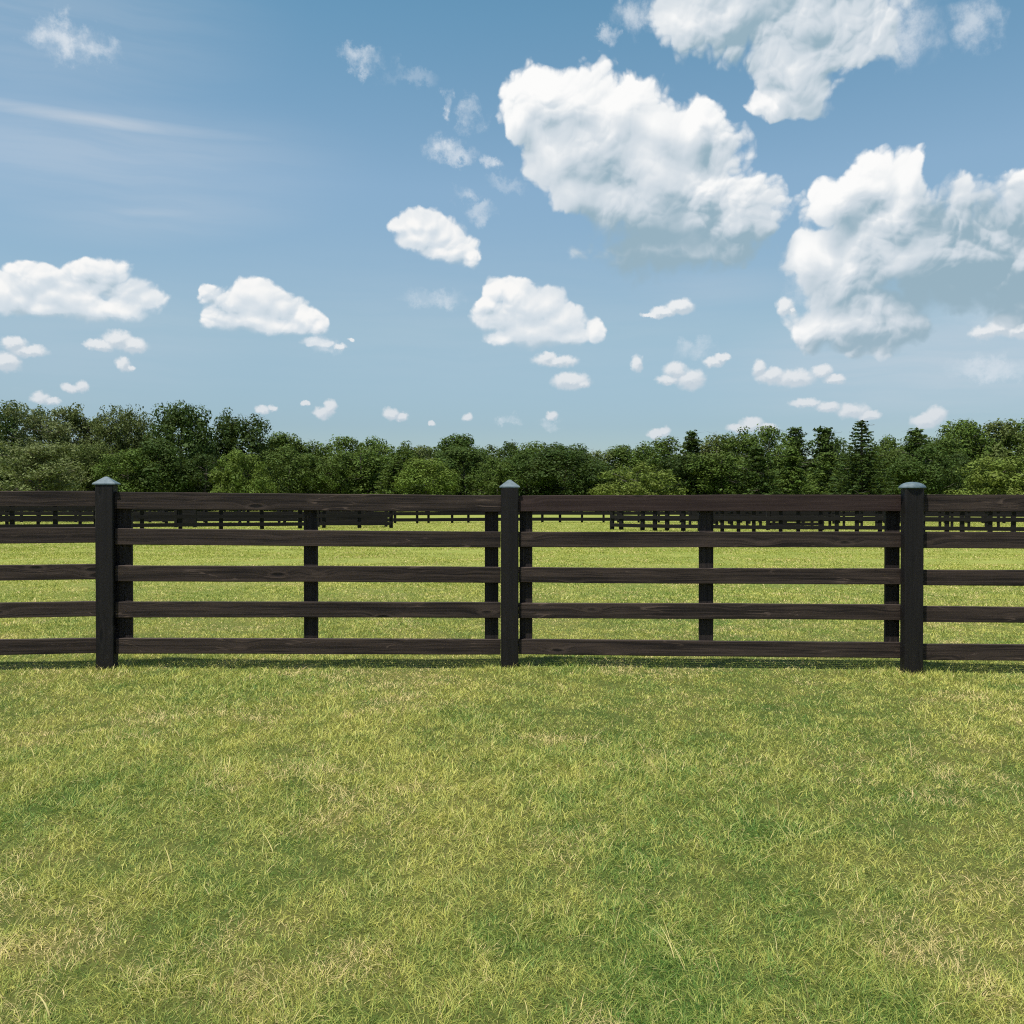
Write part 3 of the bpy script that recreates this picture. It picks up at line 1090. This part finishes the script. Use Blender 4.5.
def proto(kind, seed):
    """unit-height tree: (trunk mesh, crown mesh, width of the crown)"""
    r = np.random.default_rng(seed)
    if kind == 'round':           # broad rounded crown down to the ground
        w_ = r.uniform(.36, .42)
        m = 120
        u = unit(r, m)
        rr = r.random(m) ** .28
        cc = np.stack([u[:, 0] * w_, u[:, 1] * w_, .53 + u[:, 2] * .42], 1) * 1.0
        cc[:, :2] *= rr[:, None]
        cc[:, 2] = .53 + (cc[:, 2] - .53) * (.55 + .45 * rr)
        # egg: a little wider below the middle, lobes on top
        cc[:, :2] *= (1.08 - .35 * np.clip(cc[:, 2] - .5, 0, 1))[:, None]
        cr = r.uniform(.055, .130, m)
        V = clumps_to_leaves(cc, cr, 15000, .0125, r, flat=.8)
        limbs, _ = grow(r, .8, .36, 9, .022, .14)
        W = 2 * (w_ + .05)
    elif kind == 'tall':          # upright crown of several leaders
        tops = [(r.normal(0, .09), r.normal(0, .09), r.uniform(.80, .93)) for _ in range(6)] + [(0, 0, .95)]
        cc, cr = [], []
        for tx, ty, tz in tops:
            for k in range(22):
                z = .10 + (tz - .10) * (k + r.random()) / 22
                wid = .17 * math.sin(min(1, (tz - z) / tz * 1.5 + .12) * math.pi * .5) + .01
                a = r.random() * 6.28
                q_ = wid * math.sqrt(r.random())
                cc.append((tx * z / tz * 1.3 + q_ * math.cos(a), ty * z / tz * 1.3 + q_ * math.sin(a), z))
                cr.append(r.uniform(.035, .085))
        V = clumps_to_leaves(np.array(cc), np.array(cr), 17000, .0115, r, flat=.95)
        limbs, _ = grow(r, .86, .22, 10, .018, .15, up=1.1)
        W = .56
    elif kind == 'feathery':      # thin grey-green crown with branches showing
        limbs, ends = grow(r, .78, .40, 22, .020, .12, droop=.25, up=.85, twigs=5)
        cc, cr = [], []
        for p in limbs[1:]:
            for q_ in p[0][1:]:
                for _ in range(2):
                    cc.append(np.array(q_) + r.normal(0, .030, 3))
                    cr.append(r.uniform(.025, .060))
        cc = np.array(cc)
        cc[:, 2] = np.clip(cc[:, 2], .04, .97)
        V = clumps_to_leaves(cc, np.array(cr), 15000, .0095, r, jit=.9)
        W = .80
    elif kind == 'pine':          # irregular tiers of flat boughs
        cc, cr, fl = [], [], []
        n = 15
        for i in range(n):
            z = .09 + .86 * (i + .3 * r.random()) / n
            L = .34 * (1.02 - z) ** .8 * r.uniform(.65, 1.2)
            for a in np.arange(0, 6.28, 6.28 / r.integers(5, 8)) + r.random() * 6:
                l_ = L * r.uniform(.6, 1.1)
                for q_ in np.linspace(.25, 1, 4):
                    cc.append((math.cos(a) * l_ * q_, math.sin(a) * l_ * q_, z + .035 * q_ + r.normal(0, .018)))
                    cr.append(.052 * (1.1 - .4 * q_) * r.uniform(.7, 1.35) * (1.15 - .5 * z))
        V = clumps_to_leaves(np.array(cc), np.array(cr), 14000, .0115, r, flat=.55, jit=.7, upb=.5)
        limbs, _ = grow(r, .95, .24, 12, .020, .10, up=.2)
        W = .60
    elif kind == 'spruce':        # clean cone of drooping tiers
        cc, cr = [], []
        n = 27
        for i in range(n):
            z = .05 + .91 * i / n
            L = .26 * (1 - z) ** 1.0 + .006
            m = max(4, int(11 * (1 - z) + 3))
            for a in np.arange(m) / m * 6.28 + r.random() * 6:
                l_ = L * r.uniform(.86, 1.14)
                for q_ in np.linspace(.3, 1, 4):
                    cc.append((math.cos(a) * l_ * q_, math.sin(a) * l_ * q_, z + .03 - .055 * q_ * l_ / .24 + .02 * (q_ > .9)))
                    cr.append((.034 * (1.15 - .5 * q_) * (1.1 - .75 * z) + .004))
        cc.append((0, 0, .965)); cr.append(.018)
        cc.append((0, 0, .985)); cr.append(.012)
        V = clumps_to_leaves(np.array(cc), np.array(cr), 17000, .0095, r, flat=.40, jit=.6, upb=.6)
        limbs, _ = grow(r, .96, .16, 8, .018, .08, up=.05)
        W = .50
    elif kind == 'bushy':         # low wide mound of fine leaves
        m = 150
        u = unit(r, m)
        u[:, 2] = np.abs(u[:, 2]) * 1.0
        rr = r.random(m) ** .33
        cc = np.stack([u[:, 0] * .56 * rr, u[:, 1] * .56 * rr, .08 + u[:, 2] * .80 * rr], 1)
        cr = r.uniform(.05, .12, m)
        V = clumps_to_leaves(cc, cr, 14000, .0140, r, flat=.75)
        limbs, _ = grow(r, .7, .42, 8, .020, .08)
        W = 1.2
    n = len(V) // 4
    crown = mesh_np('crown', V, np.arange(4 * n), np.full(n, 4), [lm], False)
    at = crown.attributes.new('rnd', 'FLOAT', 'POINT')
    at.data.foreach_set('value', np.repeat(r.random(n), 4).astype(np.float32))
    return make_wood(limbs), crown, W


PROTO = {}
if True:
    for kd, n_ in (('round', 4), ('tall', 3), ('feathery', 2), ('pine', 3), ('spruce', 1), ('bushy', 2)):
        PROTO[kd] = [proto(kd, 100 + 17 * i + len(kd)) for i in range(n_)]

TINT = {
    'dark green': (.0340, .0600, .0110), 'deep green': (.0410, .0720, .0130), 'mid green': (.0660, .1060, .0180), 'fresh green': (.0900, .1360, .0210),
    'yellow-green': (.1080, .1480, .0260), 'grey-green': (.1300, .1600, .0580), 'olive green': (.0920, .1200, .0330),
}
KIND = {'round': 'round-crowned tree', 'tall': 'tall leafy tree', 'feathery': 'feathery thin-crowned tree', 'pine': 'tiered evergreen',
        'spruce': 'cone-shaped spruce', 'bushy': 'low bushy tree'}
BACK = [
 (-75,402,78,150,'round','dark green'),(-28,404,58,152,'tall','deep green'),(12,396,50,150,'tall','dark green'),(50,402,66,138,'feathery','grey-green'),(92,402,64,140,'feathery','olive green'),
 (128,406,54,142,'feathery','olive green'),(150,430,44,158,'round','mid green'),(181,399,58,136,'round','dark green'),(205,434,40,150,'tall','deep green'),
 (226,408,38,152,'tall','deep green'),(252,410,48,150,'tall','dark green'),(284,434,54,165,'round','mid green'),(312,437,46,168,'tall','mid green'),
 (345,434,62,166,'round','mid green'),(376,436,54,168,'round','mid green'),(404,441,46,170,'tall','mid green'),(430,443,46,172,'round','olive green'),(457,436,60,162,'round','deep green'),
 (488,442,50,170,'tall','mid green'),(512,440,40,168,'round','deep green'),(534,441,56,166,'round','mid green'),(567,441,62,160,'round','deep green'),(597,447,44,172,'tall','olive green'),
 (620,446,46,172,'round','mid green'),(647,441,46,170,'tall','mid green'),(668,433,50,160,'tall','mid green'),(692,429,48,155,'pine','dark green'),(716,430,50,158,'tall','olive green'),
 (742,427,48,155,'tall','mid green'),(768,423,54,150,'round','mid green'),(795,424,52,148,'pine','deep green'),(824,424,60,145,'pine','deep green'),(838,434,36,150,'tall','deep green'),
 (890,435,52,160,'round','mid green'),(915,427,60,140,'pine','deep green'),(938,432,50,150,'round','mid green'),(962,421,64,165,'round','mid green'),(995,418,72,168,'round','olive green'),
 (1028,418,72,168,'round','mid green'),(1070,420,74,165,'round','deep green'),(1118,419,74,165,'round','mid green')]
FRONT = [
 (-60,440,76,122,'round','deep green'),(-4,446,60,124,'round','dark green'),(40,438,84,112,'feathery','grey-green'),(98,442,56,126,'feathery','olive green'),(128,446,54,122,'round','mid green'),
 (160,440,60,124,'round','deep green'),(206,452,46,126,'round','dark green'),(244,440,60,114,'bushy','fresh green'),(290,444,56,122,'round','mid green'),
 (328,450,54,124,'feathery','mid green'),(362,446,58,126,'tall','mid green'),(394,458,46,120,'pine','mid green'),(427,456,54,118,'round','fresh green'),(464,448,60,126,'round','deep green'),
 (497,456,52,120,'round','mid green'),(528,450,56,122,'round','deep green'),(566,446,70,120,'round','dark green'),(603,462,44,124,'tall','mid green'),(637,456,86,114,'bushy','yellow-green'),
 (690,450,48,126,'tall','dark green'),(722,448,56,122,'tall','mid green'),(757,444,60,118,'pine','deep green'),(792,448,54,120,'pine','mid green'),(828,450,52,124,'pine','mid green'),
 (861,419,74,104,'spruce','dark green'),(894,450,52,124,'round','mid green'),(926,444,66,118,'round','deep green'),(960,452,50,126,'round','dark green'),(1006,447,98,108,'bushy','yellow-green'),
 (1062,440,80,120,'round','mid green'),(1120,436,80,124,'round','deep green')]
ORD = ['first', 'second', 'third', 'fourth', 'fifth', 'sixth', 'seventh', 'eighth', 'ninth']
SPANS = [(-999, 106, 'left of left post'), (106, 311, "above left bay's left half"), (311, 510, "above left bay's right half"),
         (510, 707, "above right bay's left half"), (707, 912, "above right bay's right half"), (912, 9999, 'right of right post')]
tree_r = np.random.default_rng(77)
count = {}
for row, lst in (('back', BACK), ('front', FRONT)):
    seen = {}
    for (px, py, wpx, d, kd, tint) in lst:
        k = count.get(kd, 0)
        count[kd] = k + 1
        ps_ = PROTO[kd]
        tm, cmh, W_ = ps_[k % len(ps_)]
        H = gz(py, d)
        sxy = 1.22 * (wpx / F * d) / W_
        root = bpy.data.objects.new({'pine': 'pine_tree', 'spruce': 'spruce_tree', 'bushy': 'bushy_tree'}.get(kd, 'broadleaf_tree'), None)
        C.objects.link(root)
        root.location = (gx(px, d), d, 0)
        sp = next(s for s in SPANS if s[0] <= px < s[1])
        i = seen.get(sp[2], 0)
        seen[sp[2]] = i + 1
        tag(root, f"{tint} {KIND[kd]}, {ORD[i]} from left in {row} row, {sp[2]}", 'tree', f'trees in the {row} row of the treeline')
        rz = tree_r.random() * 6.28
        for nm, me in (('trunk', tm), ('crown', cmh)):
            o = link(nm, me, root)
            o.rotation_euler = (0, 0, rz)
            o.scale = (sxy, sxy * tree_r.uniform(.9, 1.1), H)
            j = tree_r.uniform(.86, 1.16)
            o.color = (*[c * j for c in TINT[tint]], 1)

# low growth that closes the foot of the wood, and the wood behind the trees one can tell apart
def thicket(name, label, pts_fn, n, ls, seed, tint, top_fn):
    r = np.random.default_rng(seed)
    cc, cr = pts_fn(r, n)
    V = clumps_to_leaves(cc, cr, 95, ls, r)
    m = len(V) // 4
    me = mesh_np(name, V, np.arange(4 * m), np.full(m, 4), [lm], False)
    at = me.attributes.new('rnd', 'FLOAT', 'POINT')
    at.data.foreach_set('value', np.repeat(r.random(m), 4).astype(np.float32))
    o = link(name, me)
    o.color = (*tint, 1)
    tag(o, label, 'undergrowth' if name == 'undergrowth' else 'woodland', kind='stuff')


if PROTO:
    def low_pts(r, n):
        x = r.uniform(-115, 115, n)
        y = r.uniform(126, 146, n)
        q_ = r.uniform(.5, 1.25, n)
        z = q_ * .7 + r.random(n) ** 1.6 * 3.2
        return np.stack([x, y, z], 1), q_

    def far_pts(r, n):
        x = r.uniform(-135, 135, n)
        y = r.uniform(176, 196, n)
        q_ = r.uniform(1.0, 1.9, n)
        z = r.random(n) ** .9 * (7.2 + 2.5 * (vnoise(x, y, 9, 14) - .5) + 4.5 * np.clip(np.abs(x - 5) / 100 - .2, 0, 1))
        return np.stack([x, y, z + .4], 1), q_

    thicket('undergrowth', 'dark shrubs and saplings filling the foot of the treeline', low_pts, 2600, .22, 5, TINT['deep green'], None)
    thicket('distant_woodland', 'dense green woodland closing the gaps behind the treeline', far_pts, 2600, .34, 6, TINT['mid green'], None)
